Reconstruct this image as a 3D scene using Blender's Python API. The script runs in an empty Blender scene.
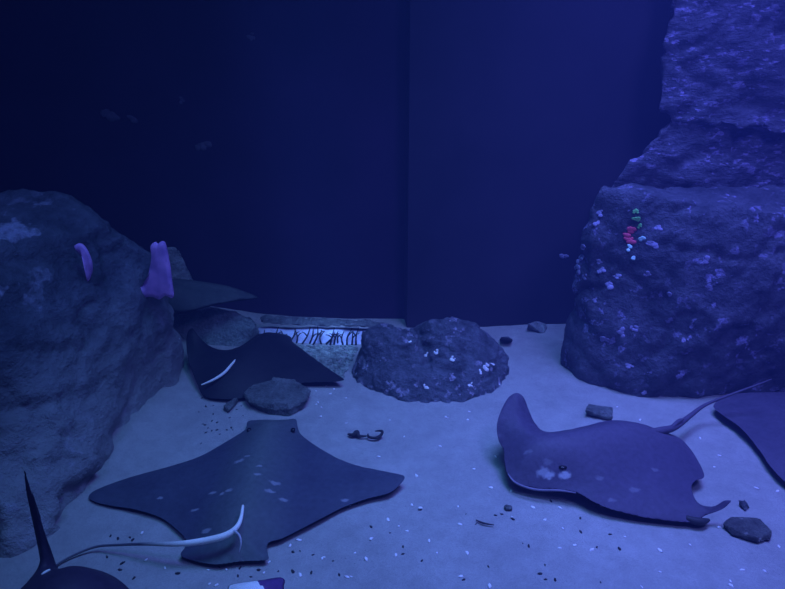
import bpy, bmesh, math, random
import numpy as np
from mathutils import Vector, Matrix, noise
from mathutils.bvhtree import BVHTree
from mathutils.geometry import delaunay_2d_cdt

random.seed(11)
scn = bpy.context.scene
C = scn.collection
PI = math.pi

# ------------------------------------------------------------------ camera
H, PITCH, F = 1.4, math.radians(22.0), 590.0
cam_d = bpy.data.cameras.new('camera')
cam_d.sensor_width = 36.0
cam_d.lens = 36.0 * F / 785.0
cam_d.clip_start = 0.005
cam = bpy.data.objects.new('camera', cam_d)
C.objects.link(cam)
CAM = Vector((0, 0, H))
cam.location = CAM
cam.rotation_euler = (PI / 2 - PITCH, 0, 0)
scn.camera = cam


def ray(px, py):
    u, v = (px - 392.5) / F, -(py - 294.5) / F
    c, s = math.cos(PITCH), math.sin(PITCH)
    return Vector((u, c + v * s, -s + v * c))


def G(px, py, z=0.0):
    """point at height z seen at this place of the photograph"""
    d = ray(px, py)
    return CAM + d * ((z - H) / d.z)


def P(px, py, Y):
    """point at distance Y into the tank"""
    d = ray(px, py)
    return CAM + d * (Y / d.y)


# ------------------------------------------------------------------ tags
def tag(o, label=None, cat=None, group=None, kind=None):
    if label: o['label'] = label
    if cat: o['category'] = cat
    if group: o['group'] = group
    if kind: o['kind'] = kind
    return o


def link(name, me, mats=(), parent=None, smooth=True):
    me.name = name
    for m in mats if isinstance(mats, (list, tuple)) else [mats]:
        if len(me.materials) < 8: me.materials.append(m)
    if smooth:
        for p in me.polygons: p.use_smooth = True
    o = bpy.data.objects.new(name, me)
    C.objects.link(o)
    if parent: o.parent = parent
    return o


def center_origin(o, base=True):
    """move the origin of a world-space mesh to the middle of its base"""
    co = [v.co for v in o.data.vertices]
    lo = Vector([min(c[i] for c in co) for i in range(3)])
    hi = Vector([max(c[i] for c in co) for i in range(3)])
    p = Vector(((lo.x + hi.x) / 2, (lo.y + hi.y) / 2, lo.z if base else (lo.z + hi.z) / 2))
    o.data.transform(Matrix.Translation(-p))
    o.location = p
    return o


# ------------------------------------------------------------------ materials
class NT:
    def __init__(self, name, rough=0.8, spec=0.3):
        self.m = bpy.data.materials.new(name)
        self.m.use_nodes = True
        self.t = self.m.node_tree
        self.b = self.t.nodes['Principled BSDF']
        self.b.inputs['Roughness'].default_value = rough
        self.b.inputs['Specular IOR Level'].default_value = spec
        self.tc = self.n('ShaderNodeTexCoord')

    def n(self, typ, **kw):
        nd = self.t.nodes.new(typ)
        for k, v in kw.items(): setattr(nd, k, v)
        return nd

    def l(self, a, b): self.t.links.new(a, b)

    def tex(self, typ, scale, **kw):
        nd = self.n(typ)
        nd.inputs['Scale'].default_value = scale
        for k, v in kw.items():
            if k in nd.inputs: nd.inputs[k].default_value = v
            else: setattr(nd, k, v)
        self.l(self.tc.outputs['Object'], nd.inputs['Vector'])
        return nd

    def ramp(self, src, stops):
        r = self.n('ShaderNodeValToRGB')
        els = r.color_ramp.elements
        while len(els) < len(stops): els.new(0.5)
        for e, (p, c) in zip(els, stops):
            e.position = p
            e.color = (c, c, c, 1) if isinstance(c, (int, float)) else (*c, 1)
        self.l(src, r.inputs['Fac'])
        return r.outputs['Color']

    def mix(self, fac, a, b, mode='MIX'):
        nd = self.n('ShaderNodeMix', data_type='RGBA', blend_type=mode)
        for s, v in ((nd.inputs[0], fac), (nd.inputs[6], a), (nd.inputs[7], b)):
            if isinstance(v, tuple): s.default_value = (*v, 1)
            elif isinstance(v, (int, float)): s.default_value = v
            else: self.l(v, s)
        return nd.outputs[2]

    def math(self, op, a, b=0.0):
        nd = self.n('ShaderNodeMath', operation=op)
        for s, v in ((nd.inputs[0], a), (nd.inputs[1], b)):
            if isinstance(v, (int, float)): s.default_value = v
            else: self.l(v, s)
        return nd.outputs[0]

    def color(self, c):
        if isinstance(c, tuple): self.b.inputs['Base Color'].default_value = (*c, 1)
        else: self.l(c, self.b.inputs['Base Color'])

    def bump(self, h, strength=0.4, dist=0.02):
        b = self.n('ShaderNodeBump')
        b.inputs['Strength'].default_value = strength
        b.inputs['Distance'].default_value = dist
        self.l(h, b.inputs['Height'])
        self.l(b.outputs[0], self.b.inputs['Normal'])


def plain(name, c, rough=0.7, var=0.25, scale=30, spec=0.3):
    t = NT(name, rough, spec)
    n = t.tex('ShaderNodeTexNoise', scale, Detail=4.0)
    lo = tuple(x * (1 - var) for x in c); hi = tuple(min(1, x * (1 + var)) for x in c)
    t.color(t.ramp(n.outputs['Fac'], [(0.3, lo), (0.7, hi)]))
    t.bump(n.outputs['Fac'], 0.2, 0.005)
    return t.m


def sand_mat():
    t = NT('pale_sand', 0.95, 0.1)
    big = t.tex('ShaderNodeTexNoise', 2.2, Detail=5.0, Roughness=0.6)
    mid = t.tex('ShaderNodeTexNoise', 14, Detail=6.0, Roughness=0.7)
    fine = t.tex('ShaderNodeTexNoise', 160, Detail=2.0)
    vor = t.tex('ShaderNodeTexVoronoi', 75, Randomness=1.0)
    c = t.ramp(big.outputs['Fac'], [(0.3, (.35, .35, .345)), (0.7, (.45, .45, .44))])
    c = t.mix(0.5, c, t.ramp(mid.outputs['Fac'], [(0.3, .55), (0.72, 1.0)]), 'MULTIPLY')
    c = t.mix(0.22, c, t.ramp(fine.outputs['Fac'], [(0.3, .55), (0.7, 1.15)]), 'MULTIPLY')
    sparse = t.tex('ShaderNodeTexNoise', 5.0, Detail=3.0)
    dm = t.math('MULTIPLY', t.ramp(vor.outputs['Distance'], [(0.09, 1.0), (0.16, 0.0)]),
                t.ramp(sparse.outputs['Fac'], [(0.55, 0.0), (0.68, 0.8)]))
    c = t.mix(dm, c, (.09, .09, .10))
    t.color(c)
    t.bump(t.math('ADD', mid.outputs['Fac'], t.math('MULTIPLY', fine.outputs['Fac'], .12)), 0.4, 0.012)
    return t.m


def rock_mat(name, dark, mid_c, pale, spot=0.5, scale=1.0, streak=1.0, dust=False):
    t = NT(name, 0.9, 0.15)
    mp = t.n('ShaderNodeMapping')
    mp.inputs['Scale'].default_value = (1.0, 1.0, streak)
    mp.inputs['Rotation'].default_value = (0.0, 0.45 if streak != 1 else 0, 0.0)
    t.l(t.tc.outputs['Object'], mp.inputs['Vector'])
    n1 = t.tex('ShaderNodeTexNoise', 4.5 * scale, Detail=8.0, Roughness=0.65)
    n2 = t.tex('ShaderNodeTexNoise', 30 * scale, Detail=5.0, Roughness=0.7)
    n3 = t.tex('ShaderNodeTexNoise', 11 * scale, Detail=3.0, Roughness=0.6)
    n4 = t.tex('ShaderNodeTexNoise', 3.2 * scale, Detail=2.0)
    for nd in (n3, n1):
        for lk in list(nd.inputs['Vector'].links): t.t.links.remove(lk)
        t.l(mp.outputs[0], nd.inputs['Vector'])
    c = t.ramp(n1.outputs['Fac'], [(0.32, dark), (0.55, mid_c), (0.75, tuple(x * 1.4 for x in mid_c))])
    c = t.mix(0.7, c, t.ramp(n2.outputs['Fac'], [(0.3, .5), (0.7, 1.2)]), 'MULTIPLY')
    th = 0.72 - 0.2 * spot
    f = t.math('MULTIPLY', t.ramp(n3.outputs['Fac'], [(th, 0.0), (th + .05, 1.0)]),
               t.ramp(n4.outputs['Fac'], [(0.42, 0.0), (0.6, 1.0)]))
    f = t.math('MULTIPLY', f, t.ramp(n2.outputs['Fac'], [(0.35, .2), (0.6, 1.0)]))
    c = t.mix(f, c, pale)
    if dust:
        # sand settled on the foot of the rock
        geo = t.n('ShaderNodeNewGeometry')
        sx = t.n('ShaderNodeSeparateXYZ'); t.l(geo.outputs['Position'], sx.inputs[0])
        zz = t.math('SUBTRACT', sx.outputs[2], t.math('MULTIPLY', n1.outputs['Fac'], .35))
        c = t.mix(t.ramp(t.math('ADD', zz, .3), [(.16, .8), (.70, 0.0)]), c, (.38, .38, .39))
    t.color(c)
    t.bump(t.math('ADD', n1.outputs['Fac'], t.math('MULTIPLY', n2.outputs['Fac'], .35)), 0.9, 0.05)
    return t.m


def ray_mat(name, back, edge, spine=None, half=0.1, axis=None, flecks=()):
    """skin of a ray: mottled back, with a paler band along the spine and a few pale flecks"""
    t = NT(name, 0.6, 0.25)
    n1 = t.tex('ShaderNodeTexNoise', 7, Detail=5.0, Roughness=0.6)
    n2 = t.tex('ShaderNodeTexNoise', 60, Detail=4.0)
    c = t.ramp(n1.outputs['Fac'], [(0.3, edge), (0.7, back)])
    if spine and axis:
        # distance from the body's long axis, object space
        (p, d) = axis
        sx = t.n('ShaderNodeSeparateXYZ'); t.l(t.tc.outputs['Object'], sx.inputs[0])
        nx, ny = -d.y, d.x
        dist = t.math('ABSOLUTE', t.math('ADD', t.math('ADD', t.math('MULTIPLY', sx.outputs[0], nx), t.math('MULTIPLY', sx.outputs[1], ny)),
                                         -(p.x * nx + p.y * ny)))
        dist = t.math('ADD', dist, t.math('MULTIPLY', n1.outputs['Fac'], half * .7))
        f = t.ramp(t.math('DIVIDE', dist, half * 2.2), [(0.18, 1.0), (0.85, 0.0)])
        c = t.mix(f, c, spine)
    c = t.mix(0.4, c, t.ramp(n2.outputs['Fac'], [(0.3, .6), (0.7, 1.2)]), 'MULTIPLY')
    if flecks:
        mp = t.n('ShaderNodeMapping'); mp.inputs['Rotation'].default_value = (0, 0, -.4); mp.inputs['Scale'].default_value = (.62, 1.25, 0)
        rot = Matrix.Rotation(-.4, 3, 'Z')
        wob = t.n('ShaderNodeVectorMath', operation='MULTIPLY_ADD'); wob.inputs[1].default_value = (.02, .02, 0)
        t.l(n2.outputs['Color'], wob.inputs[0]); t.l(t.tc.outputs['Object'], wob.inputs[2]); t.l(wob.outputs[0], mp.inputs['Vector'])
        f = None
        for (q, r, op) in flecks:
            q = q + Vector((.01, .01, 0))
            d = t.n('ShaderNodeVectorMath', operation='DISTANCE')
            t.l(mp.outputs[0], d.inputs[0]); d.inputs[1].default_value = rot @ Vector((q.x * .62, q.y * 1.25, 0))
            a = t.ramp(t.math('DIVIDE', d.outputs['Value'], r * 2), [(.25, op), (.5, 0.0)])
            f = a if f is None else t.math('MAXIMUM', f, a)
        c = t.mix(f, c, (.42, .42, .50))
    t.color(c)
    t.bump(n2.outputs['Fac'], 0.25, 0.006)
    return t.m


M = {}
M['sand'] = sand_mat()
M['boulder'] = rock_mat('grey_boulder', (.05, .055, .07), (.14, .15, .19), (.50, .45, .62), .75, 2.2)
M['rock_right'] = rock_mat('pitted_rock', (.055, .06, .085), (.115, .12, .165), (.42, .38, .70), .75, 1.7)
M['rock_upper'] = rock_mat('streaked_rock', (.08, .085, .12), (.15, .15, .22), (.50, .44, .80), .85, 1.7, 2.6)
M['rock_left'] = rock_mat('left_rock', (.05, .055, .085), (.12, .13, .18), (.36, .36, .52), .85, 0.8, dust=True)
M['slab'] = rock_mat('slab_rock', (.10, .11, .11), (.20, .22, .22), (.36, .36, .40), .3, 3.0)
M['stone'] = rock_mat('stone', (.08, .08, .09), (.17, .18, .18), (.6, .6, .62), .5, 5.0)
M['pale_rock'] = rock_mat('pale_rock', (.3, .32, .32), (.45, .48, .48), (.5, .5, .55), .3, 3.0)
M['mound'] = rock_mat('mound_rock', (.20, .25, .25), (.34, .42, .40), (.45, .5, .5), .4, 2.5)
M['kerb'] = plain('pale_kerb', (.62, .64, .82), .9, .18, 18)
M['gravel'] = plain('gravel', (.24, .29, .25), .9, .6, 25)
M['twig'] = plain('dark_twig', (.012, .014, .016), .8)
M['shell'] = plain('white_shell', (.9, .88, .92), .5, .1)
M['pebble'] = plain('dark_pebble', (.03, .03, .035), .8)
M['purple'] = plain('purple_sponge', (.66, .34, .95), .8, .35, 16)
M['coral_red'] = plain('red_coral', (.95, .10, .20), .7)  # colours of a reflection, painted onto lumps on the squared boulder
M['coral_green'] = plain('green_coral', (.25, .80, .25), .7)
M['coral_cyan'] = plain('cyan_coral', (.50, .85, .80), .7)
M['eye'] = plain('ray_eye', (.01, .01, .012), .2, .1)
M['lip'] = plain('lip_skin', (.22, .19, .28), .6, .2)
M['pale_patch'] = plain('pale_patch', (.50, .48, .56), .6, .2)
M['pale_skin'] = plain('pale_skin', (.97, .97, .93), .6, .1)
M['wall'] = plain('tank_wall', (.030, .015, .05), .9, .25, 2.5)
M['wall_r'] = plain('tank_wall_panel', (.030, .024, .045), .9, .25, 2.5)
M['growth2'] = plain('faint_growth', (.10, .10, .13), .9, .3)
M['growth'] = plain('pale_growth', (.30, .28, .46), .9, .3)


# ------------------------------------------------------------------ mesh helpers
def fbm(p, s, o=4): return noise.fractal(p * s, 1.0, 2.0, o)


def rock(name, hulls, mat, voxel=.02, disp=.03, scale=3.0, crack=.02, parent=None, seed=0.0, smooth_it=2):
    """solid rock: hulls of chosen corner points fused, then weathered"""
    bm = bmesh.new()
    for pts in hulls:
        vs = [bm.verts.new(p) for p in pts]
        bmesh.ops.convex_hull(bm, input=vs)
    loose = [v for v in bm.verts if not v.link_faces]
    bmesh.ops.delete(bm, geom=loose, context='VERTS')
    bmesh.ops.recalc_face_normals(bm, faces=bm.faces)
    me = bpy.data.meshes.new(name); bm.to_mesh(me); bm.free()
    tmp = bpy.data.objects.new('tmp', me); C.objects.link(tmp)
    m = tmp.modifiers.new('r', 'REMESH'); m.mode = 'VOXEL'; m.voxel_size = voxel
    if smooth_it:
        s = tmp.modifiers.new('s', 'SMOOTH'); s.iterations = smooth_it; s.factor = .5
    dg = bpy.context.evaluated_depsgraph_get(); dg.update()
    out = bpy.data.meshes.new_from_object(tmp.evaluated_get(dg))
    bpy.data.objects.remove(tmp); bpy.data.meshes.remove(me)
    nr = [v.normal.copy() for v in out.vertices]
    off = Vector((seed, seed * 1.7, -seed))
    for v, n in zip(out.vertices, nr):
        p = v.co + off
        d = disp * fbm(p, scale, 5) + disp * .35 * fbm(p, scale * 5, 3)
        if crack:
            w = p + Vector((fbm(p, 3), fbm(p + Vector((9, 2, 4)), 3), fbm(p + Vector((3, 7, 1)), 3))) * .12
            f = noise.voronoi(w * Vector((1, 1, 1.5)) * scale * .8)[0]
            d -= crack * max(0.0, 1.0 - (f[1] - f[0]) * 6)
            c = noise.cell(w * scale * .8)
            d += crack * .8 * (c - .5)
        v.co += n * d
    o = link(name, out, mat, parent)
    return center_origin(o) if not parent else o


def catmull(pts, per=6, closed=True):
    out = []
    n = len(pts)
    rng = range(n) if closed else range(n - 1)
    for i in rng:
        p0 = pts[(i - 1) % n] if closed or i > 0 else pts[0]
        p1, p2 = pts[i], pts[(i + 1) % n]
        p3 = pts[(i + 2) % n] if closed or i + 2 < n else pts[-1]
        for k in range(per):
            t = k / per
            out.append(0.5 * ((2 * p1) + (p2 - p0) * t + (2 * p0 - 5 * p1 + 4 * p2 - p3) * t * t + (3 * p1 - p0 - 3 * p2 + p3) * t ** 3))
    if not closed: out.append(pts[-1].copy())
    return out


def tube(bm, pts, radii, seg=10, mat=0, per=5):
    """tapered tube through points, closed at both ends"""
    pp = [Vector((*p, r)) for p, r in zip(pts, radii)]
    pp = catmull(pp, per, False)
    rings = []
    up = Vector((0, 0, 1))
    for i, q in enumerate(pp):
        a, b = pp[max(0, i - 1)].to_3d(), pp[min(len(pp) - 1, i + 1)].to_3d()
        t = (b - a).normalized()
        s = t.cross(up)
        if s.length < 1e-3: s = t.cross(Vector((1, 0, 0)))
        s.normalize(); u = s.cross(t)
        r = max(q[3], .0006)
        rings.append([bm.verts.new(q.to_3d() + (s * math.cos(k * 2 * PI / seg) + u * math.sin(k * 2 * PI / seg)) * r) for k in range(seg)])
    fs = []
    for A, B in zip(rings, rings[1:]):
        for k in range(seg):
            fs.append(bm.faces.new((A[k], A[(k + 1) % seg], B[(k + 1) % seg], B[k])))
    fs.append(bm.faces.new(rings[0][::-1])); fs.append(bm.faces.new(rings[-1]))
    for f in fs: f.material_index = mat
    return fs


def disc_body(bm, outline, axis, hump=.05, width=.12, edge=.010, sp=.015, rim=.06, per=5, belly=.4):
    """flat body of a ray inside a closed outline of 3-D points; thick along the spine, thin at the rim"""
    crv = catmull(outline, per, True)
    n = len(crv)
    bx = np.array([[p.x, p.y] for p in crv])

    def dist_inside(p):
        a = bx; b = np.roll(bx, -1, 0)
        d = b - a; w = p - a
        t = np.clip((w * d).sum(1) / np.maximum((d * d).sum(1), 1e-12), 0, 1)
        dd = np.hypot(*(w - d * t[:, None]).T).min()
        c = ((a[:, 1] > p[1]) != (b[:, 1] > p[1])) & (p[0] < d[:, 0] * (p[1] - a[:, 1]) / np.where(abs(d[:, 1]) < 1e-12, 1e-12, d[:, 1]) + a[:, 0])
        return dd, bool(c.sum() % 2)

    lo, hi = bx.min(0), bx.max(0)
    inner = []
    j = 0
    y = lo[1]
    while y < hi[1]:
        x = lo[0] + (sp * .5 if j % 2 else 0)
        while x < hi[0]:
            dd, ins = dist_inside(np.array([x, y]))
            if ins and dd > max(sp * .55, .014): inner.append((x, y))
            x += sp
        y += sp * .87; j += 1
    # an even row of vertices just inside the rim
    tg = np.roll(bx, -1, 0) - np.roll(bx, 1, 0)
    tg /= np.maximum(np.hypot(*tg.T), 1e-9)[:, None]
    area2 = (bx[:, 0] * np.roll(bx[:, 1], -1) - np.roll(bx[:, 0], -1) * bx[:, 1]).sum()
    nrm = np.stack([-tg[:, 1], tg[:, 0]], 1) * (1 if area2 > 0 else -1)
    for p, q in zip(bx, nrm):
        w = p + q * .006
        dd, ins = dist_inside(w)
        if ins and dd > .0045: inner.append(tuple(w))
    verts = [Vector(p) for p in bx] + [Vector(p) for p in inner]
    V, E, T, *_ = delaunay_2d_cdt(verts, [(i, (i + 1) % n) for i in range(n)], [], 1, 1e-6)
    V = np.array([[v.x, v.y] for v in V])
    # heights: the rim's own heights, relaxed inwards
    rimz = np.array([p.z for p in crv])
    d_all = np.array([dist_inside(v)[0] for v in V])
    on = d_all < 1e-4
    z = np.zeros(len(V))
    for i, v in enumerate(V):
        q = np.hypot(*(bx - v).T)
        if on[i]: z[i] = rimz[q.argmin()]
        else:
            w = 1 / np.maximum(q, 1e-4) ** 2; z[i] = (w * rimz).sum() / w.sum()
    nb = [set() for _ in V]
    for t in T:
        for k in range(3): nb[t[k]].update((t[(k + 1) % 3], t[(k + 2) % 3]))
    I, J = [], []
    for i, s in enumerate(nb):
        for k in s: I.append(i); J.append(k)
    I, J = np.array(I), np.array(J)
    deg = np.maximum(np.bincount(I, minlength=len(V)), 1)
    for _ in range(120):
        zn = np.bincount(I, z[J], len(V)) / deg
        z = np.where(on, z, zn)
    a, b = axis
    ax = np.array([b.x - a.x, b.y - a.y]); L = np.hypot(*ax); ax /= L
    rel = V - np.array([a.x, a.y])
    along = (rel @ ax) / L
    lat = rel @ np.array([-ax[1], ax[0]])
    prof = np.exp(-(lat / width) ** 2) * np.clip(1 - ((along - .38) / .85) ** 2, 0, 1)
    taper = 1 - np.exp(-(d_all / rim) ** 1.5)
    tb = 1 - np.exp(-(d_all / .09) ** 2)
    up = taper * (edge + hump * prof)
    dn = tb * (edge * .6 + hump * belly * prof)
    top = [bm.verts.new((V[i][0], V[i][1], z[i] + up[i])) for i in range(len(V))]
    bot = [top[i] if on[i] else bm.verts.new((V[i][0], V[i][1], max(z[i] - dn[i], min(z[i], .006)))) for i in range(len(V))]
    for t in T:
        try: bm.faces.new([top[i] for i in t])
        except ValueError: pass
        try: bm.faces.new([bot[i] for i in reversed(t)])
        except ValueError: pass


def make_ray(name, outline, head, tail_root, mats, tail=None, tail_r=None, tail_mat=None, zs=1.0, subsurf=1, extra=(), **kw):
    """one continuous body with its tail; outline entries are (px, py, height)"""
    bm = bmesh.new()
    pts = [G(p[0], p[1], p[2] * zs) for p in outline]
    a, b = G(*head), G(*tail_root)
    disc_body(bm, pts, (a, b), **kw)
    if tail:
        tp = [G(*p) for p in tail]
        fs = tube(bm, tp, tail_r, 10)
        if tail_mat:
            for f in fs:
                c = f.calc_center_median()
                f.material_index = tail_mat(c)
    for pp, rr, mi in extra:
        tube(bm, [G(*p) for p in pp], rr, 8, mi)
    bmesh.ops.recalc_face_normals(bm, faces=bm.faces)
    me = bpy.data.meshes.new(name); bm.to_mesh(me); bm.free()
    o = link(name, me, mats)
    if subsurf:
        s = o.modifiers.new('subdivision', 'SUBSURF'); s.levels = s.render_levels = subsurf
    o.location = (0, 0, 0)
    return o


def blob(name, p, r, mat, parent=None, squash=(1, 1, 1), seed=0, amp=.25, sub=2, rot=0.0, scale=None):
    """small irregular lump around p"""
    bm = bmesh.new()
    bmesh.ops.create_icosphere(bm, subdivisions=sub, radius=1)
    R = Matrix.Rotation(rot, 3, 'Z')
    for v in bm.verts:
        n = v.co.copy()
        k = 1 + amp * noise.noise(n * 1.4 + Vector((seed * 3.1, seed, -seed * 2)))
        k += amp * .4 * noise.noise(n * 3.5 + Vector((seed, seed * 2.3, 5)))
        v.co = R @ Vector((n.x * k * squash[0] * r, n.y * k * squash[1] * r, n.z * k * squash[2] * r))
    me = bpy.data.meshes.new(name); bm.to_mesh(me); bm.free()
    o = link(name, me, mat, parent)
    o.location = p if not parent else Vector(p) - parent.location
    return o


def crust(name, p, r, mat, parent, nor, seed):
    nor = nor.normalized()
    """irregular patch of small lumps spread over a surface"""
    rn = random.Random(seed)
    u = nor.cross(Vector((.3, .1, 1))).normalized(); v = nor.cross(u)
    bm = bmesh.new()
    for k in range(6):
        a, d = rn.uniform(0, 6.3), rn.uniform(.1, .95) * r
        q = p + u * math.cos(a) * d + v * math.sin(a) * d
        rr = r * rn.uniform(.3, .62)
        B = Matrix((u, v, nor)).transposed().to_4x4()
        m = Matrix.Translation(q) @ B @ Matrix.Diagonal((rr * rn.uniform(.8, 1.4), rr * rn.uniform(.7, 1.1), rr * .35, 1))
        res = bmesh.ops.create_icosphere(bm, subdivisions=2, radius=1, matrix=m)
        for w in res['verts']: w.co += (w.co - q) * .35 * noise.noise(w.co * 70 + Vector((seed, k, 0)))
    me = bpy.data.meshes.new(name); bm.to_mesh(me); bm.free()
    me.transform(Matrix.Translation(-p))
    o = link(name, me, mat, parent)
    o.location = p - (parent.location if parent else Vector())
    return o

def empty(name, loc):
    o = bpy.data.objects.new(name, None); C.objects.link(o); o.location = loc; o.empty_display_size = .05
    return o


# ------------------------------------------------------------------ the setting
def terrain(x, y):
    p = Vector((x, y, 0))
    h = .010 * noise.noise(p * 2.2) + .005 * noise.noise(p * 7 + Vector((4, 1, 0))) + .0022 * noise.noise(p * 22)
    # sand banked up in the far left corner
    h += .10 * math.exp(-(((x + 1.35) / .55) ** 2) - ((y - 3.05) / .42) ** 2)
    # sand drifted against the rock on the left
    h += .13 * math.exp(-((x + 1.24) / .22) ** 2 - ((y - 2.0) / .6) ** 2)
    # dip before the glass, far right rise
    h += .03 * math.exp(-((x - 1.0) / .5) ** 2 - ((y - 3.1) / .4) ** 2)
    return h - .004


def grid_floor():
    bm = bmesh.new()
    x0, x1, y0, y1, s = -3.0, 3.2, -.1, 3.42, .03
    nx, ny = int((x1 - x0) / s), int((y1 - y0) / s)
    g = [[bm.verts.new((x0 + i * s, y0 + j * s, terrain(x0 + i * s, y0 + j * s))) for i in range(nx + 1)] for j in range(ny + 1)]
    for j in range(ny):
        for i in range(nx): bm.faces.new((g[j][i], g[j][i + 1], g[j + 1][i + 1], g[j + 1][i]))
    # a solid bed under it
    ring = [g[0][i] for i in range(nx + 1)] + [g[j][nx] for j in range(1, ny + 1)] + [g[ny][i] for i in range(nx - 1, -1, -1)] + [g[j][0] for j in range(ny - 1, 0, -1)]
    low = [bm.verts.new((v.co.x, v.co.y, -.25)) for v in ring]
    n = len(ring)
    for k in range(n): bm.faces.new((ring[k], low[k], low[(k + 1) % n], ring[(k + 1) % n]))
    bm.faces.new(low[::-1])
    bmesh.ops.recalc_face_normals(bm, faces=bm.faces)
    me = bpy.data.meshes.new('floor'); bm.to_mesh(me); bm.free()
    return link('floor', me, M['sand'])


floor = tag(grid_floor(), 'pale rippled sand bed of the aquarium tank', 'sand', kind='structure')


def box(name, lo, hi, mat, parent=None):
    bm = bmesh.new()
    bmesh.ops.create_cube(bm, size=1)
    lo, hi = Vector(lo), Vector(hi)
    for v in bm.verts: v.co = Vector([lo[i] + (v.co[i] + .5) * (hi[i] - lo[i]) for i in range(3)])
    me = bpy.data.meshes.new(name); bm.to_mesh(me); bm.free()
    return link(name, me, mat, parent, smooth=False)


def wall_back():
    """two plain panels; the right one stands a little forward, so a corner shows"""
    bm = bmesh.new()
    xc = P(405, 250, 3.0).x
    pl = [(-3.05, 3.13), (xc, 3.10), (xc + .015, 2.99), (3.25, 2.95), (3.25, 3.4), (-3.05, 3.4)]
    a = [bm.verts.new((x, y, -.25)) for x, y in pl]; b = [bm.verts.new((x, y, 3.6)) for x, y in pl]
    n = len(pl)
    for k in range(n):
        f = bm.faces.new((a[k], a[(k + 1) % n], b[(k + 1) % n], b[k])); f.material_index = 1 if k in (1, 2) else 0
    bm.faces.new(a[::-1]); bm.faces.new(b)
    bmesh.ops.recalc_face_normals(bm, faces=bm.faces)
    me = bpy.data.meshes.new('wall_back'); bm.to_mesh(me); bm.free()
    return link('wall_back', me, [M['wall'], M['wall_r']], smooth=False)


tag(wall_back(), 'dark blue back wall of the tank with a corner', 'wall', kind='structure')
tag(box('wall_left', (-3.2, -.1, -.25), (-3.05, 3.4, 3.6), M['wall']), 'dark side wall of the tank', 'wall', kind='structure')
tag(box('wall_right', (3.25, -.1, -.25), (3.4, 3.4, 3.6), M['wall']), 'dark side wall of the tank', 'wall', kind='structure')
gl = NT('acrylic', .02)
gl.b.inputs['Transmission Weight'].default_value = 1.0
gl.b.inputs['IOR'].default_value = 1.1
gl.color((.95, .97, 1.0))
tag(box('window_1', (-3.05, -.12, -.25), (3.25, -.03, 3.6), gl.m), 'clear viewing pane of the tank', 'window', kind='structure')

# ------------------------------------------------------------------ rocks
g = lambda px, py, z=-.06: G(px, py, 0) + Vector((0, 0, z))

boulder_right = rock('boulder', [[
    g(564, 352), g(566, 366), g(590, 383), g(630, 396), g(680, 398), g(730, 392), g(830, 380),
    P(568, 300, 2.55), P(578, 250, 2.52), P(590, 196, 2.47), P(598, 187, 2.47), P(650, 196, 2.40), P(720, 206, 2.33), P(850, 217, 2.26),
    P(640, 300, 2.33), P(720, 320, 2.22), P(850, 330, 2.2),
    P(606, 183, 2.66), P(850, 190, 2.66), P(573, 330, 2.66), P(595, 240, 2.66), Vector((2.4, 2.66, -.1)), Vector((.86, 2.66, -.1))]],
    M['rock_right'], .016, .028, 2.6, .018, seed=1.3, smooth_it=1)
tag(boulder_right, 'big squared boulder with a flat ledge on the right of the sand', 'boulder')

rock_upper = rock('cliff', [[
    P(604, 196, 2.73), P(610, 183, 2.73), P(640, 150, 2.75), P(660, 128, 2.76), P(740, 195, 2.72), P(880, 200, 2.72), P(880, 60, 2.72),
    P(700, 100, 2.74), P(612, 190, 2.93), P(668, 120, 2.93), Vector((2.5, 2.93, .7)), Vector((2.5, 2.93, 1.6)),
    Vector((1.0, 2.74, -.06)), Vector((2.5, 2.74, -.06)), Vector((1.0, 2.93, -.06)), Vector((2.5, 2.93, -.06))],
    [P(654, 116, 2.75), P(656, 104, 2.75), P(668, 60, 2.76), P(670, 10, 2.77), P(674, -60, 2.80), P(720, 128, 2.68), P(880, 150, 2.62), P(880, -60, 2.7),
     P(740, 30, 2.70), P(690, -60, 2.93), P(664, 110, 2.93), Vector((2.5, 2.93, 1.0)), Vector((2.5, 2.93, 2.0))]],
    M['rock_upper'], .018, .026, 3.2, .022, seed=5.1)
tag(rock_upper, 'tall streaked cliff of rock rising behind the flat ledge of the squared boulder', 'rock')

rock_left = rock('rock_slope', [[
    P(-60, 188, 2.3), P(10, 193, 2.28), P(58, 193, 2.25), P(90, 211, 2.25), P(128, 240, 2.3), P(150, 250, 2.34),
    P(30, 250, 1.95), P(-60, 260, 1.8), P(120, 290, 2.12), P(172, 300, 2.3), P(176, 262, 2.4),
    P(60, 340, 1.85), P(-60, 340, 1.6),
    g(183, 384), g(150, 410), g(104, 440), g(78, 482), g(50, 535), g(10, 575), g(-160, 585),
    P(180, 330, 2.36), P(174, 290, 2.5), P(122, 236, 2.52), P(45, 192, 2.55), Vector((-2.3, 2.55, -.1)), Vector((-1.0, 2.55, -.1)), Vector((-2.3, 2.5, .9))]],
    M['rock_left'], .02, .045, 2.0, .02, seed=8.6, smooth_it=6)
tag(rock_left, 'big smooth-sided rock sloping down to the sand at left', 'rock')

lump = rock('rock', [[P(160, 250, 2.88), P(172, 245, 2.88), P(182, 252, 2.88), P(187, 275, 2.88), P(185, 320, 2.85), P(150, 330, 2.85),
                      P(160, 252, 3.02), P(183, 262, 3.02), Vector((-1.0, 3.02, -.02)), Vector((-1.3, 3.02, -.02)), Vector((-1.0, 2.88, -.02)), Vector((-1.3, 2.88, -.02))]], M['pale_rock'], .014, .014, 5, .006, seed=2.2)
tag(lump, 'rounded rock showing past the right edge of the sloping left rock', 'rock')

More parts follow.
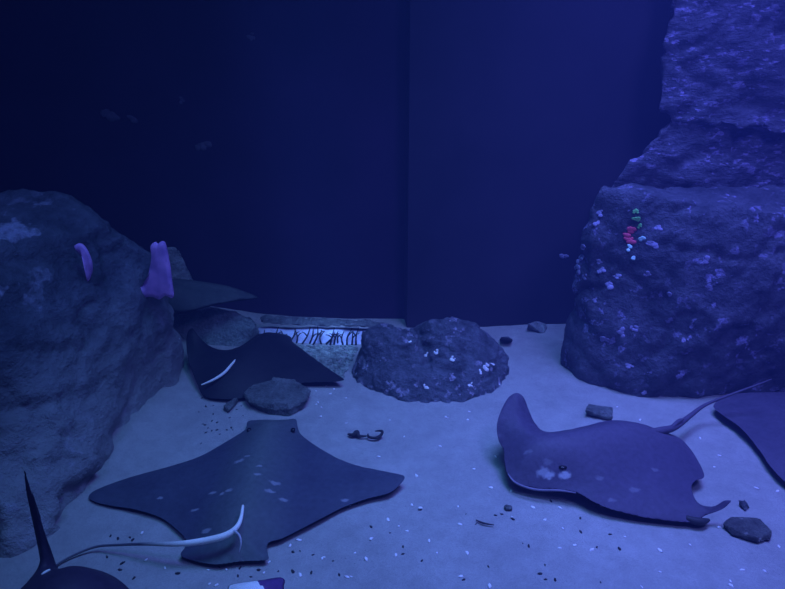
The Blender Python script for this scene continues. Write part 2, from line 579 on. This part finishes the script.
boulder_mid = rock('boulder', [
    [g(347, 374), g(350, 384), g(375, 398), g(410, 410), g(446, 412), P(361, 335, 2.52), P(368, 326, 2.5), P(384, 322, 2.5), P(404, 325, 2.48), P(413, 329, 2.46), P(420, 348, 2.40), P(424, 372, 2.33),
     P(362, 350, 2.46), P(372, 331, 2.66), P(405, 331, 2.66), Vector((-.15, 2.75, -.06)), Vector((.12, 2.75, -.06))],
    [g(436, 411), g(468, 410), g(497, 399), g(511, 380), P(408, 329, 2.58), P(416, 325, 2.56), P(430, 319, 2.5), P(452, 314, 2.5), P(476, 320, 2.52), P(493, 337, 2.52),
     P(511, 357, 2.52), P(508, 370, 2.48), P(420, 345, 2.54), P(455, 345, 2.42), P(430, 330, 2.72), P(480, 332, 2.72), Vector((.08, 2.8, -.06)), Vector((.45, 2.75, -.06))]],
    M['boulder'], .009, .013, 6, .008, seed=3.7)
tag(boulder_mid, 'dark two-humped boulder with white spots standing in the middle of the sand', 'boulder')

slab = rock('rock_slab', [[g(246, 401, 0), g(249, 406, 0), g(269, 414, -.01), g(289, 416, -.01), g(304, 409, 0), g(310, 398, 0), g(250, 392, 0), g(300, 388, 0),
                           G(246, 401, .016), G(268, 410, .018), G(289, 412, .018), G(304, 405, .016), G(310, 396, .016), G(252, 390, .016), G(300, 386, .016)],
                          [G(243, 397, .026), G(248, 404, .026), G(266, 410, .022), G(289, 411.5, .022), G(308, 403, .026), G(313, 392, .026),
                           G(244, 392, .045), G(254, 382.5, .048), G(273, 377, .05), G(296, 379.5, .05), G(311, 389, .045), G(307, 398, .05), G(286, 403, .052), G(262, 402, .052), G(249, 398, .048)]],
            M['slab'], .005, .004, 9, .003, seed=4.4, smooth_it=1)
tag(slab, 'flat layered slab of rock lying before the dark ray with raised wing', 'rock')

stone = rock('stone', [[g(222, 410, 0), g(228, 414, 0), g(238, 404, 0), g(241, 398, 0), G(223, 405, .025), G(234, 397, .025), G(240, 394, .025), G(229, 410, .025)]], M['slab'], .005, .003, 12, .002, seed=6)
tag(stone, 'small wedge of stone touching the left end of the flat rock slab', 'stone')

stone = rock('stone', [[g(585, 415, 0), g(612, 420, 0), g(613, 412, 0), P(584, 410, 2.10), P(588, 403, 2.14), P(596, 404, 2.14), P(613, 407, 2.13), P(613, 413, 2.09), g(590, 405, 0), g(610, 408, 0)]], M['slab'], .005, .005, 12, .003, seed=7)
tag(stone, 'blocky stone lying behind the back edge of the purple-blue ray', 'stone')

stone = rock('stone', [[g(722, 527, 0), g(730, 536, 0), g(758, 544, 0), g(772, 541, 0), g(772, 532, 0), g(728, 517, 0), g(760, 518, 0),
                        G(722, 522, .02), G(731, 515, .022), G(752, 516, .022), G(767, 525, .022), G(772, 533, .02), G(757, 537, .025), G(735, 529, .025)]], M['stone'], .005, .003, 12, .002, seed=9)
tag(stone, 'flat mottled stone with a white spot, in the lower right corner of the sand', 'stone')
stone = rock('stone', [[g(738, 505, 0), g(745, 512, 0), g(750, 508, 0), G(738, 500, .02), G(744, 498, .025), G(749, 504, .02)]], M['boulder'], .004, .003, 14, .002, seed=10)
tag(stone, 'tiny dark stone just above the flat mottled stone', 'stone')
stone = rock('stone', [[g(526, 330, 0), g(545, 336, 0), g(548, 328, 0), P(527, 323, 2.88), P(536, 320, 2.9), P(545, 324, 2.9), g(530, 324, 0), g(545, 324, 0)]], M['pale_rock'], .006, .006, 10, .003, seed=12)
tag(stone, 'pale rounded stone against the back wall beside the squared boulder', 'stone')
stone = rock('stone', [[g(499, 340, 0), g(512, 343, 0), g(513, 340, 0), P(500, 337, 2.72), P(508, 336, 2.74), P(512, 339, 2.72)]], M['boulder'], .004, .004, 14, .002, seed=13)
tag(stone, 'small dark stone behind the right end of the two-humped boulder', 'stone')

mound = rock('rock', [[P(150, 303, 2.80), P(200, 304, 2.80), P(222, 307, 2.80), P(250, 313, 2.79), P(258, 322, 2.77), g(256, 342), g(240, 350), g(215, 354), g(185, 352), g(150, 345),
                       Vector((-1.2, 2.82, -.05)), Vector((-.68, 2.82, -.05)), P(200, 305, 2.83)]], M['mound'], .012, .012, 4, .006, seed=16)
tag(mound, 'low pale mound of rock between the grey ray and the nearly black ray', 'rock')

# bits of debris on the open sand
def debris(name, label, cat, pts, rr, mat):
    bm = bmesh.new(); tube(bm, [G(*p) for p in pts], rr, 8)
    me = bpy.data.meshes.new(name); bm.to_mesh(me); bm.free()
    return tag(center_origin(link(name, me, mat)), label, cat)

debris('twig', 'dark curled twig end on the sand in front of the two-humped boulder', 'twig',
       [(368, 434, .008), (369, 437, .008), (376, 438, .008), (381, 435, .01), (382, 431, .02), (375, 431, .014)], [.003, .005, .006, .006, .005, .002], M['pebble'])
debris('twig', 'dark knotted stick beside the curled twig end on the sand', 'twig',
       [(348, 434, .006), (353, 435, .01), (357, 432, .016), (359, 436, .008), (367, 436, .007)], [.004, .008, .009, .007, .003], M['pebble'])
debris('twig', 'thin stick lying on bare sand left of the front stones', 'twig',
       [(476, 520, .004), (483, 523, .006), (494, 525, .005)], [.002, .003, .0015], M['pebble'])
o = blob('pebble', g(508, 509, .006), .014, M['slab'], squash=(1, .8, .6), seed=4); tag(o, 'round grey pebble beyond the thin stick on bare sand', 'pebble')

# ------------------------------------------------------------------ the pale strip with twigs at the back
kerb = rock('stone_kerb', [[g(258, 344, -.03), g(372, 346, -.03), P(258, 328.5, 2.82), P(372, 330, 2.82), P(372, 328, 2.90), P(258, 326, 2.90), g(258, 330, -.05), g(372, 330, -.05)]], M['kerb'], .012, .006, 6, 0, seed=14)
tag(kerb, 'long pale blue kerb of stone along the back of the gravel', 'kerb')
ledge = rock('rock_ledge', [[P(258, 320, 2.82), P(258, 314.5, 2.89), P(300, 317, 2.92), P(372, 321, 2.92), P(396, 324, 2.92), P(396, 328, 2.84), P(372, 326, 2.79), P(300, 325, 2.79), P(262, 324, 2.80)]],
             M['slab'], .008, .010, 12, .006, seed=15, smooth_it=1)
tag(ledge, 'thin rough rock ledge lying along the top of the pale kerb', 'rock')

bases = [264, 275, 283, 287, 296, 301, 309, 313, 322, 326, 330, 334, 338, 343, 347, 352, 356]
for i, bx_ in enumerate(bases):
    bm = bmesh.new()
    rnd = random.Random(50 + i)
    Y = 2.755 + .02 * rnd.random()
    top = bx_ + rnd.uniform(-3, 10)
    hgt = rnd.uniform(326, 332)
    by = 344 + rnd.uniform(0, 2)
    p0 = P(bx_, by, Y); p0.z = max(p0.z, -.02)
    p3 = P(top, hgt, Y + .01)
    mid = p0.lerp(p3, .5) + Vector((rnd.uniform(-.012, .012), 0, 0))
    tube(bm, [p0, mid, p3], [.0052, .0042, .002], 6, per=3)
    q = mid + Vector((rnd.choice((-1, 1)) * rnd.uniform(.02, .04), -.005, rnd.uniform(.02, .04)))
    tube(bm, [mid, mid.lerp(q, .5) + Vector((0, 0, .006)), q], [.004, .003, .0015], 6, per=3)
    me = bpy.data.meshes.new('twig'); bm.to_mesh(me); bm.free()
    o = center_origin(link('twig', me, M['twig']))
    tag(o, 'dark forked twig standing in front of the pale kerb', 'twig', 'dark twigs before the pale kerb')

# gravel bed in front of the kerb: nobody could count it
bm = bmesh.new()
rnd = random.Random(5)
for i in range(2200):
    px, py = rnd.uniform(258, 362), rnd.uniform(341, 380)
    if py > 352 + (px - 262) * .35 + 12 or (py < 346) or px > 362 - (py - 340) * .5: continue
    p = G(px, py, 0); r = rnd.uniform(.004, .011)
    p.z = terrain(p.x, p.y) + r * .3
    mt = Matrix.Translation(p) @ Matrix.Rotation(rnd.uniform(0, 6), 4, 'Z') @ Matrix.Diagonal((r * rnd.uniform(.8, 1.6), r, r * rnd.uniform(.5, .9), 1))
    bmesh.ops.create_icosphere(bm, subdivisions=1, radius=1, matrix=mt)
me = bpy.data.meshes.new('gravel'); bm.to_mesh(me); bm.free()
tag(link('gravel', me, M['gravel']), 'bed of small greenish gravel before the pale kerb', 'gravel', kind='stuff')

# ------------------------------------------------------------------ rays
def on_mesh(objs, px, py):
    dg = bpy.context.evaluated_depsgraph_get(); dg.update()
    d = ray(px, py).normalized(); best = None
    for ob in objs:
        e = ob.evaluated_get(dg)
        mi = ob.matrix_world.inverted()
        ok, loc, nor, _ = e.ray_cast(mi @ CAM, mi.to_3x3() @ d)
        if ok:
            w = ob.matrix_world @ loc
            if best is None or (w - CAM).length < (best[0] - CAM).length: best = (w, (ob.matrix_world.to_3x3() @ nor).normalized())
    return best

def fleck_points(o, spots, op):
    bpy.context.view_layer.update()
    out = []
    for f in spots:
        h = on_mesh([o], f[0], f[1])
        if h: out.append((h[0], f[2], f[3] if len(f) > 3 else op))
    return out
M['ray_dark_fin'] = ray_mat('dark_fin_skin', (.05, .05, .06), (.035, .035, .045))
ax = lambda a, b: (G(*a), (G(*b) - G(*a)).to_2d().normalized())
A1 = ax((272, 421, .05), (232, 560, .05))
M['ray_big'] = ray_mat('slate_ray_skin', (.064, .072, .112), (.048, .052, .088), (.10, .12, .128), .10, A1)
def tail_glare_skin():
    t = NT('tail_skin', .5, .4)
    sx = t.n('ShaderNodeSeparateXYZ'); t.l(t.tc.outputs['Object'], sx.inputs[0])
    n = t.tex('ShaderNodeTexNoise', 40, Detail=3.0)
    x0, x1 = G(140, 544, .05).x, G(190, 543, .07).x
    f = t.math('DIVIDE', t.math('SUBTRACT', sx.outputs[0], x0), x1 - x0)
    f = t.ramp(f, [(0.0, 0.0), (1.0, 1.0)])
    c = t.mix(f, (.10, .10, .13), (.98, .98, .93))  # overexposed bright stretch of the tail painted white into the colour
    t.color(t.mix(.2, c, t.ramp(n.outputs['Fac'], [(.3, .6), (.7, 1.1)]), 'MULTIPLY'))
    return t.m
M['ray_tail'] = tail_glare_skin()
ray_big = make_ray('ray', [
    (246, 427, .03), (248, 421, .035), (260, 419.5, .04), (284, 419.5, .04), (296, 419, .035), (298, 427, .035), (303, 436, .035), (325, 451, .035), (350, 463, .04), (380, 470, .05), (400, 474, .06),
    (405, 477, .06), (402, 483, .05), (390, 493, .04), (368, 499, .03), (345, 507, .03), (325, 517, .03), (300, 530, .03), (282, 539, .03), (269, 543, .03), (268, 551, .03), (269, 559, .025), (262, 561, .025),
    (240, 562, .025), (215, 565, .025), (192, 561, .025), (180, 555, .03), (186, 545, .03), (184, 538, .03), (175, 529, .03), (160, 518, .03), (135, 510, .03), (110, 506, .035), (94, 502, .045),
    (88, 497, .05), (97, 489, .05), (130, 477, .04), (170, 466, .035), (200, 456, .035), (225, 442, .035), (243, 431, .03)],
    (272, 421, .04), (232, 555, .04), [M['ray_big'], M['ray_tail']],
    tail=[(243, 505, .10), (241, 518, .105), (236, 528, .10), (224, 536, .09), (200, 541.5, .08), (175, 544, .07), (145, 544, .05), (118, 545, .03), (95, 547, .018), (70, 557, .012), (52, 568, .01), (38, 578, .008)],
    tail_r=[.004, .006, .0085, .0105, .010, .008, .005, .004, .0038, .0035, .003, .002],
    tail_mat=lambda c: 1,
    hump=.055, width=.12, zs=.62)
tag(ray_big, 'largest slate-blue ray lying wings spread with a white tail curving to one side', 'ray')
# eyes at the sides of the head
ray_big.data.materials[0] = ray_mat('slate_ray_skin', (.064, .072, .112), (.048, .052, .088), (.10, .12, .128), .10, A1, fleck_points(ray_big, [(239, 461, .014), (247, 456, .008), (258, 474, .010), (259, 466, .008), (275, 483, .013), (270, 491, .012), (213, 493, .010), (222, 494, .007), (229, 490, .011), (195, 510, .010), (206, 531, .012), (284, 500, .012), (345, 500, .010), (160, 498, .008)], .45))
def limb(name, pts, rr, mat, parent, label=None):
    bm = bmesh.new(); tube(bm, [G(*p) for p in pts], rr, 8)
    me = bpy.data.meshes.new(name); bm.to_mesh(me); bm.free()
    return tag(link(name, me, mat, parent), label)
for (px, py, z) in ((249, 430, .04), (293, 430, .04)):
    blob('eye', G(px, py, z), .010, M['eye'], ray_big, (1, 1.2, .8), amp=.02)
limb('tail_spine', [(233, 530, .10), (239, 535, .10), (241, 543, .085), (239, 553, .06)], [.004, .0035, .0025, .0012], M['pale_patch'], ray_big)

A2 = ax((520, 478, .06), (660, 432, .06))
M['ray_right'] = ray_mat('violet_ray_skin', (.082, .064, .122), (.064, .052, .10), (.10, .082, .138), .10, A2)
ray_right = make_ray('ray', [
    (515, 483, .04), (507, 474, .05), (504, 462, .065), (503, 450, .085), (498, 440, .11), (496.5, 424, .15), (502, 407, .19), (509, 396, .212), (517, 392.5, .215), (524, 397, .205), (530, 412, .16), (536, 424, .125), (547, 432, .09), (575, 428, .075), (610, 420, .075),
    (640, 423, .07), (662, 431, .06), (680, 438, .05), (693, 452, .045), (703, 470, .04), (704, 478, .04), (696, 481, .045), (692, 488, .05), (698, 502, .05), (712, 506, .06), (724, 500, .085), (731, 501, .09), (724, 509, .065), (706, 516, .035),
    (690, 523, .02), (650, 519, .02), (615, 511, .028), (595, 503, .038), (577, 493, .046), (560, 490, .045), (535, 489, .036)],
    (516, 478, .05), (662, 432, .05), [M['ray_right'], M['pale_skin']],
    tail=[(640, 433, .10), (660, 431, .095), (675, 427, .085), (690, 416, .08), (706, 404.5, .09), (735, 393, .14), (757, 385, .18), (772, 379, .21)],
    tail_r=[.010, .016, .013, .010, .007, .005, .004, .002],
    hump=.075, width=.13)
tag(ray_right, 'violet-blue ray with one wing raised, its tail pointing at the squared boulder', 'ray')
ray_right.data.materials[0] = ray_mat('violet_ray_skin', (.082, .064, .122), (.064, .052, .10), (.10, .082, .138), .10, A2, fleck_points(ray_right, [
    (543, 472, .015, .7), (549, 475, .014, .9), (565, 475, .015, .9), (635, 490, .014), (600, 478, .010), (655, 470, .010), (612, 500, .010), (548, 462, .012), (528, 452, .010)], .2))
h = on_mesh([ray_right], 563, 467)
blob('eye', h[0], .009, M['eye'], ray_right, (1.7, 1, .5), amp=.1)
limb('dorsal_fin', [(672, 427, .095), (679, 421, .10), (684, 419, .105)], [.007, .008, .003], M['ray_right'], ray_right)
limb('lip', [(508, 474, .052), (516, 483, .045), (535, 489.5, .040), (560, 490.5, .047), (576, 493, .048)], [.002, .0035, .004, .0035, .002], M['lip'], ray_right, 'paler lip along the mouth')
limb('pelvic_fin', [(686, 518, .024), (694, 520.5, .022), (702, 521.5, .02), (709, 520, .018)], [.009, .012, .012, .005], M['ray_dark_fin'], ray_right)
M['ray_dark'] = ray_mat('dark_ray_skin', (.022, .022, .03), (.012, .012, .02))
ray_dark = make_ray('ray', [
    (186, 340, .14), (188, 331, .17), (193, 327.5, .19), (199, 336, .15), (210, 346, .10), (225, 350, .075), (240, 346, .07), (252, 338, .065), (259, 334, .06), (274, 332.5, .06), (290, 336, .05), (293, 342, .045), (305, 351, .04), (324, 365, .035), (340, 376, .035), (344, 380, .035),
    (334, 382, .03), (305, 383, .025), (280, 388, .02), (256, 394, .02), (238, 399, .02), (215, 399, .02), (203, 396, .02), (198, 387, .03), (191, 370, .06), (187, 355, .10)],
    (276, 335, .05), (215, 395, .03), [M['ray_dark'], M['pale_skin']],
    tail=[(238, 357, .10), (232, 364, .10), (224, 373, .09), (213, 380, .075), (201, 385, .06)], tail_r=[.003, .006, .007, .006, .003], tail_mat=lambda c: 1,
    hump=.045, width=.12)
tag(ray_dark, 'nearly black ray with raised wing tip and pale tail, behind the flat rock slab', 'ray')

M['ray_far'] = ray_mat('edge_ray_skin', (.095, .082, .135), (.065, .055, .10))
ray_far = make_ray('ray', [
    (713, 406, .03), (722, 398, .035), (740, 393, .04), (790, 392, .05), (850, 400, .04), (900, 430, .03), (880, 470, .03), (840, 490, .03), (805, 492, .03), (785, 482, .03), (768, 464, .03), (752, 441, .03), (738, 426, .03), (722, 415, .03)],
    (800, 395, .05), (850, 480, .03), [M['ray_far']], hump=.05, width=.14)
tag(ray_far, 'dark ray half cut off by the right edge below the squared boulder', 'ray')

M['ray_corner'] = ray_mat('corner_ray_skin', (.05, .035, .07), (.03, .022, .05))
ray_corner = make_ray('ray', [
    (142, 605, .03), (128, 587, .04), (112, 575, .05), (92, 568.5, .06), (74, 568, .065), (62, 571, .075), (55, 562, .10), (48, 540, .18), (39, 512, .27), (31, 488, .35), (25, 471, .40),
    (24, 478, .38), (29, 505, .29), (34, 530, .21), (39, 555, .13), (40, 568, .09), (30, 580, .06), (15, 594, .04), (-20, 620, .03), (0, 660, .03), (60, 680, .03), (120, 660, .03), (150, 630, .03)],
    (90, 580, .05), (40, 670, .03), [M['ray_corner']], hump=.05, width=.12, sp=.012, edge=.006, rim=.03)
tag(ray_corner, 'dark ray in the lower left corner, one narrow wing standing straight up', 'ray')
bpy.context.view_layer.update()
h = on_mesh([ray_corner], 46, 572)
blob('spiracle', h[0], .008, M['pale_skin'], ray_corner, (1.6, .5, .6), amp=.1, rot=.9)

M['ray_tip'] = ray_mat('purple_ray_skin', (.13, .06, .22), (.09, .04, .17))
ray_front = make_ray('ray', [
    (226, 592, .05), (230, 585, .055), (244, 582, .06), (262, 580, .06), (273, 578, .065), (281, 577.5, .065), (285, 581, .06), (284, 590, .055), (290, 620, .04), (300, 650, .03), (260, 690, .03), (215, 680, .03), (205, 640, .03), (215, 610, .04)],
    (255, 584, .05), (255, 690, .03), [M['ray_tip'], M['pale_skin']], hump=.03, width=.07, sp=.008, rim=.02, subsurf=0)
for p in ray_front.data.polygons:
    c = p.center
    if c.x < G(256, 586, .06).x - (c.y - G(256, 586, .06).y) * .9: p.material_index = 1
tag(ray_front, 'purple fin tip of a ray with a white patch, cut off by the bottom edge', 'ray')

M['ray_grey'] = ray_mat('grey_ray_skin', (.07, .085, .085), (.045, .055, .06))
def ray_back():
    """grey ray gliding behind the left rock: its pointed wing is what shows"""
    bm = bmesh.new()
    px = [(258, 297, 2.80), (245, 291.5, 2.79), (228, 286, 2.78), (205, 282, 2.77), (180, 279, 2.76), (160, 280, 2.75), (152, 295, 2.70), (158, 309, 2.66), (178, 314, 2.65), (200, 309, 2.66), (220, 304, 2.69), (240, 301, 2.74), (254, 299, 2.78)]
    disc_body(bm, [P(*q) for q in px], (P(172, 280, 2.76), P(170, 312, 2.65)), hump=.03, width=.1, sp=.014, edge=.006, rim=.03)
    tube(bm, [P(172, 308, 2.67), P(166, 318, 2.64), P(158, 325, 2.62)], [.01, .006, .002], 8)
    bmesh.ops.recalc_face_normals(bm, faces=bm.faces)
    me = bpy.data.meshes.new('ray'); bm.to_mesh(me); bm.free()
    return link('ray', me, [M['ray_grey']])
tag(ray_back(), 'pale grey ray gliding behind the left rock, only its pointed wing showing', 'ray')

# ------------------------------------------------------------------ thin upright purple blades on the left rock
def blade(name, front, Y, thick, mat, lean=.0):
    """upright lobed blade with real thickness, its foot on the rock"""
    pts = catmull([P(x, y, Y) for x, y in front], 4, True)
    bm = bmesh.new()
    cx = sum((p for p in pts), Vector()) / len(pts)
    rings = []
    for off, sc in ((-.5, .82), (-.3, 1.0), (.3, 1.0), (.5, .82)):
        rings.append([bm.verts.new(cx + (p - cx) * sc + Vector((0, off * thick + .3 * thick * noise.noise(p * 14), 0))) for p in pts])
    n = len(pts)
    for A, B in zip(rings, rings[1:]):
        for k in range(n): bm.faces.new((A[k], A[(k + 1) % n], B[(k + 1) % n], B[k]))
    bmesh.ops.triangulate(bm, faces=[bm.faces.new(rings[0][::-1]), bm.faces.new(rings[-1])])
    bmesh.ops.recalc_face_normals(bm, faces=bm.faces)
    me = bpy.data.meshes.new(name); bm.to_mesh(me); bm.free()
    return link(name, me, mat)
h1 = on_mesh([rock_left], 84, 262); h2 = on_mesh([rock_left], 155, 290)
y1 = h1[0].y if h1 else 2.1
y2 = h2[0].y if h2 else 2.25
o = blade('sponge', [(75, 246), (79, 243.5), (84, 246), (89, 254), (92, 264), (91, 274), (88, 281), (88, 268), (85, 258), (80, 252)], y1 - .05, .018, M['purple'])
tag(o, 'short curved purple sponge growing on the face of the left rock', 'sponge')
o = blade('sponge', [(151, 246), (155, 242), (158, 244), (161, 241.5), (165, 243), (168, 255), (170, 268), (172, 282), (173.5, 297), (166, 295), (160, 299), (152, 296), (142, 297), (137, 291), (146, 283), (150, 268), (152, 256)], y2 - .055, .022, M['purple'])
tag(o, 'tall flared purple sponge at the right edge of the left rock', 'sponge')

# coral on the squared boulder: reflected light painted onto raised lumps
h = on_mesh([boulder_right], 634, 236)
co = empty('coral', h[0])
for nm, px, py, r, m, sd in (('polyp', 636, 211, .012, 'coral_green', 1), ('polyp', 637, 219, .017, 'coral_green', 2), ('polyp', 633, 229, .020, 'coral_red', 3), ('polyp', 630, 238, .022, 'coral_red', 4),
                             ('polyp', 640, 225, .012, 'coral_green', 8), ('polyp', 641, 239, .016, 'coral_cyan', 5), ('polyp', 629, 248, .014, 'coral_cyan', 6), ('polyp', 634, 257, .012, 'coral_cyan', 7)):
    q = on_mesh([boulder_right], px, py)
    b = crust(nm, q[0] + q[1] * .006, r, M[m], co, q[1], sd)
    b['label'] = {'coral_green': 'green polyp', 'coral_red': 'red polyp', 'coral_cyan': 'pale cyan polyp'}[m]
tag(co, 'small red and green coral growing on the squared boulder', 'coral')

# pale growths on the squared boulder and on the two-humped boulder
def growths(ob, spots, mat, name='barnacle'):
    """crust growing on a rock: parts of that rock"""
    for i, (px, py, r) in enumerate(spots):
        q = on_mesh([ob], px, py)
        if not q: continue
        crust(name, q[0], r * 1.15, mat, ob, q[1], i + px)
growths(boulder_right, [(580, 258, .020), (577, 268, .022), (583, 248, .018), (585, 278, .015), (602, 270, .017), (600, 262, .013), (610, 284, .020), (617, 276, .012), (652, 245, .018), (658, 228, .016), (647, 275, .012),
                          (606, 340, .017), (612, 342, .015), (622, 333, .017), (634, 328, .018), (630, 365, .014), (600, 213, .014), (598, 222, .015), (685, 340, .012), (706, 262, .017), (645, 393, .012), (595, 300, .010), (670, 295, .012), (770, 395, .012)], M['growth'])
growths(boulder_mid, [(426, 354, .012), (437, 352, .012), (453, 358, .011), (427, 388, .014), (486, 368, .016), (492, 364, .012), (481, 372, .01), (470, 384, .01), (499, 384, .009), (410, 342, .008)], M['shell'])
growths(bpy.data.objects['wall_back'], [(203, 146, .030), (109, 114, .030), (131, 120, .024), (182, 100, .016), (252, 37, .018)], M['growth2'], 'growth')  # faint pale lumps on the back wall
growths(bpy.data.objects['wall_back'], [(563, 257, .016)], M['growth'], 'growth')  # small pale speck built as a lump on the wall

# ------------------------------------------------------------------ shell chips and pebbles on the sand
def on_floor(px, py):
    p = G(px, py, 0)
    for _ in range(3): p = G(px, py, terrain(p.x, p.y))
    return p
solid = [ray_big, ray_right, ray_dark, ray_far, ray_corner, ray_front, boulder_mid, boulder_right, slab, rock_left]
def free(px, py):
    f = on_floor(px, py)
    q = on_mesh(solid, px, py)
    return q is None or (q[0] - CAM).length > (f - CAM).length + .02
rnd = random.Random(21)
def scatter(name, n, area, rlo, rhi, mat, label, cat, group, given=()):
    todo = list(given)
    tries = 0
    while len(todo) < n and tries < 4000:
        tries += 1
        px, py = rnd.uniform(area[0], area[2]), rnd.uniform(area[1], area[3])
        todo.append((px, py))
    protos = []
    for i, (px, py) in enumerate(todo):
        if not free(px, py): continue
        r = rnd.uniform(rlo, rhi)
        p = on_floor(px, py) + Vector((0, 0, r * .2))
        if len(protos) < 5:
            o = blob(name, p, 1.0, mat, None, (1.5, .8, .45), seed=i + n, amp=.5); protos.append(o)
        else:
            o = protos[i % 5].copy(); C.objects.link(o); o.location = p
        o.scale = (r, r, r); o.rotation_euler = (0, 0, rnd.uniform(0, 6.28))
        tag(o, label, cat, group)
scatter('shell_chip', 75, (290, 430, 780, 588), .003, .0065, M['shell'], 'tiny white shell chip lying on the open front sand', 'shell', 'white shell chips on the front sand',
        [(407, 531), (429, 541), (437, 553), (467, 553), (592, 550), (545, 520), (388, 520), (412, 505), (420, 508), (347, 577), (355, 553), (560, 508), (760, 540), (735, 525), (640, 420), (617, 407), (660, 572), (690, 545)])
scatter('shell_chip', 16, (180, 540, 300, 588), .003, .006, M['shell'], 'tiny white shell chip on the sand around the tail of the largest ray', 'shell', 'white shell chips near the largest ray', [(208, 570), (290, 546), (146, 560), (142, 533), (300, 575), (165, 568)])
scatter('shell_chip', 20, (315, 380, 480, 425), .003, .0055, M['shell'], 'tiny white shell chip on the sand before the two-humped boulder', 'shell', 'white shell chips near the two-humped boulder', [(326, 386), (316, 391), (334, 389)])
scatter('pebble', 34, (285, 500, 620, 588), .002, .0052, M['pebble'], 'small dark pebble on the open front sand', 'pebble', 'dark pebbles on the front sand', [(300, 551), (333, 561), (371, 527), (390, 533), (313, 555), (466, 514), (476, 524), (540, 574), (420, 510)])
scatter('pebble', 26, (195, 395, 245, 450), .0025, .006, M['pebble'], 'small dark pebble on the sand left of the flat slab', 'pebble', 'dark pebbles near the flat slab', [(205, 425), (208, 428), (203, 424), (212, 421), (217, 430)])
scatter('pebble', 22, (100, 515, 300, 588), .0025, .006, M['pebble'], 'small dark pebble on the sand around the tail of the largest ray', 'pebble', 'dark pebbles near the largest ray', [(107, 557), (134, 578), (120, 570), (293, 552), (251, 577), (238, 576), (219, 567), (240, 568)])

# ------------------------------------------------------------------ light and water
def area(name, loc, target, size, power, color, sy=None, spread=180):
    d = bpy.data.lights.new(name, 'AREA')
    d.shape = 'RECTANGLE'; d.size = size; d.size_y = sy or size
    d.energy = power; d.color = color; d.spread = math.radians(spread)
    o = bpy.data.objects.new(name, d); C.objects.link(o)
    o.location = loc
    o.rotation_euler = (Vector(target) - Vector(loc)).to_track_quat('-Z', 'Y').to_euler()
    return o

area('tank_lamp', (1.15, 2.0, 3.5), (1.0, 1.6, 0), 1.5, 37, (.12, .165, 1.0), sy=1.0, spread=72)
area('tank_lamp', (.1, 1.6, 3.5), (.0, 1.75, 0), 1.5, 8.2, (.09, .40, 1.0), sy=1.0, spread=66)
area('tank_lamp', (1.5, .35, 3.4), (1.4, 2.3, .6), .8, 17, (.15, .18, 1.0), spread=90)  # added unseen fill light from the front for the right-hand rocks
area('tank_lamp', (-1.2, .6, 3.4), (-1.3, 2.2, .5), .6, 4.6, (.11, .19, 1.0), spread=70)  # added unseen fill light for the left rock
area('kerb_lamp', (-.30, .95, 3.3), (-.34, 2.82, .05), .3, .45, (.12, .28, 1.0), sy=.06, spread=7)  # added narrow light, no source seen, brightens only the pale kerb

w = bpy.data.worlds.new('world'); scn.world = w
w.use_nodes = True
nt = w.node_tree
nt.nodes['Background'].inputs[0].default_value = (0, 0, 0, 1)
nt.nodes['Background'].inputs[1].default_value = 0.0
vs = nt.nodes.new('ShaderNodeVolumeScatter')
vs.inputs['Color'].default_value = (.26, .33, 1.0, 1)
vs.inputs['Density'].default_value = .062
nt.links.new(vs.outputs[0], nt.nodes['World Output'].inputs['Volume'])

scn.view_settings.view_transform = 'Standard'
scn.view_settings.look = 'None'
scn.view_settings.gamma = 1.0
scn.view_settings.use_curve_mapping = False
scn.view_settings.exposure = 0.0
scn.cycles.use_denoising = True
scn.cycles.max_bounces = 6
scn.cycles.volume_bounces = 0
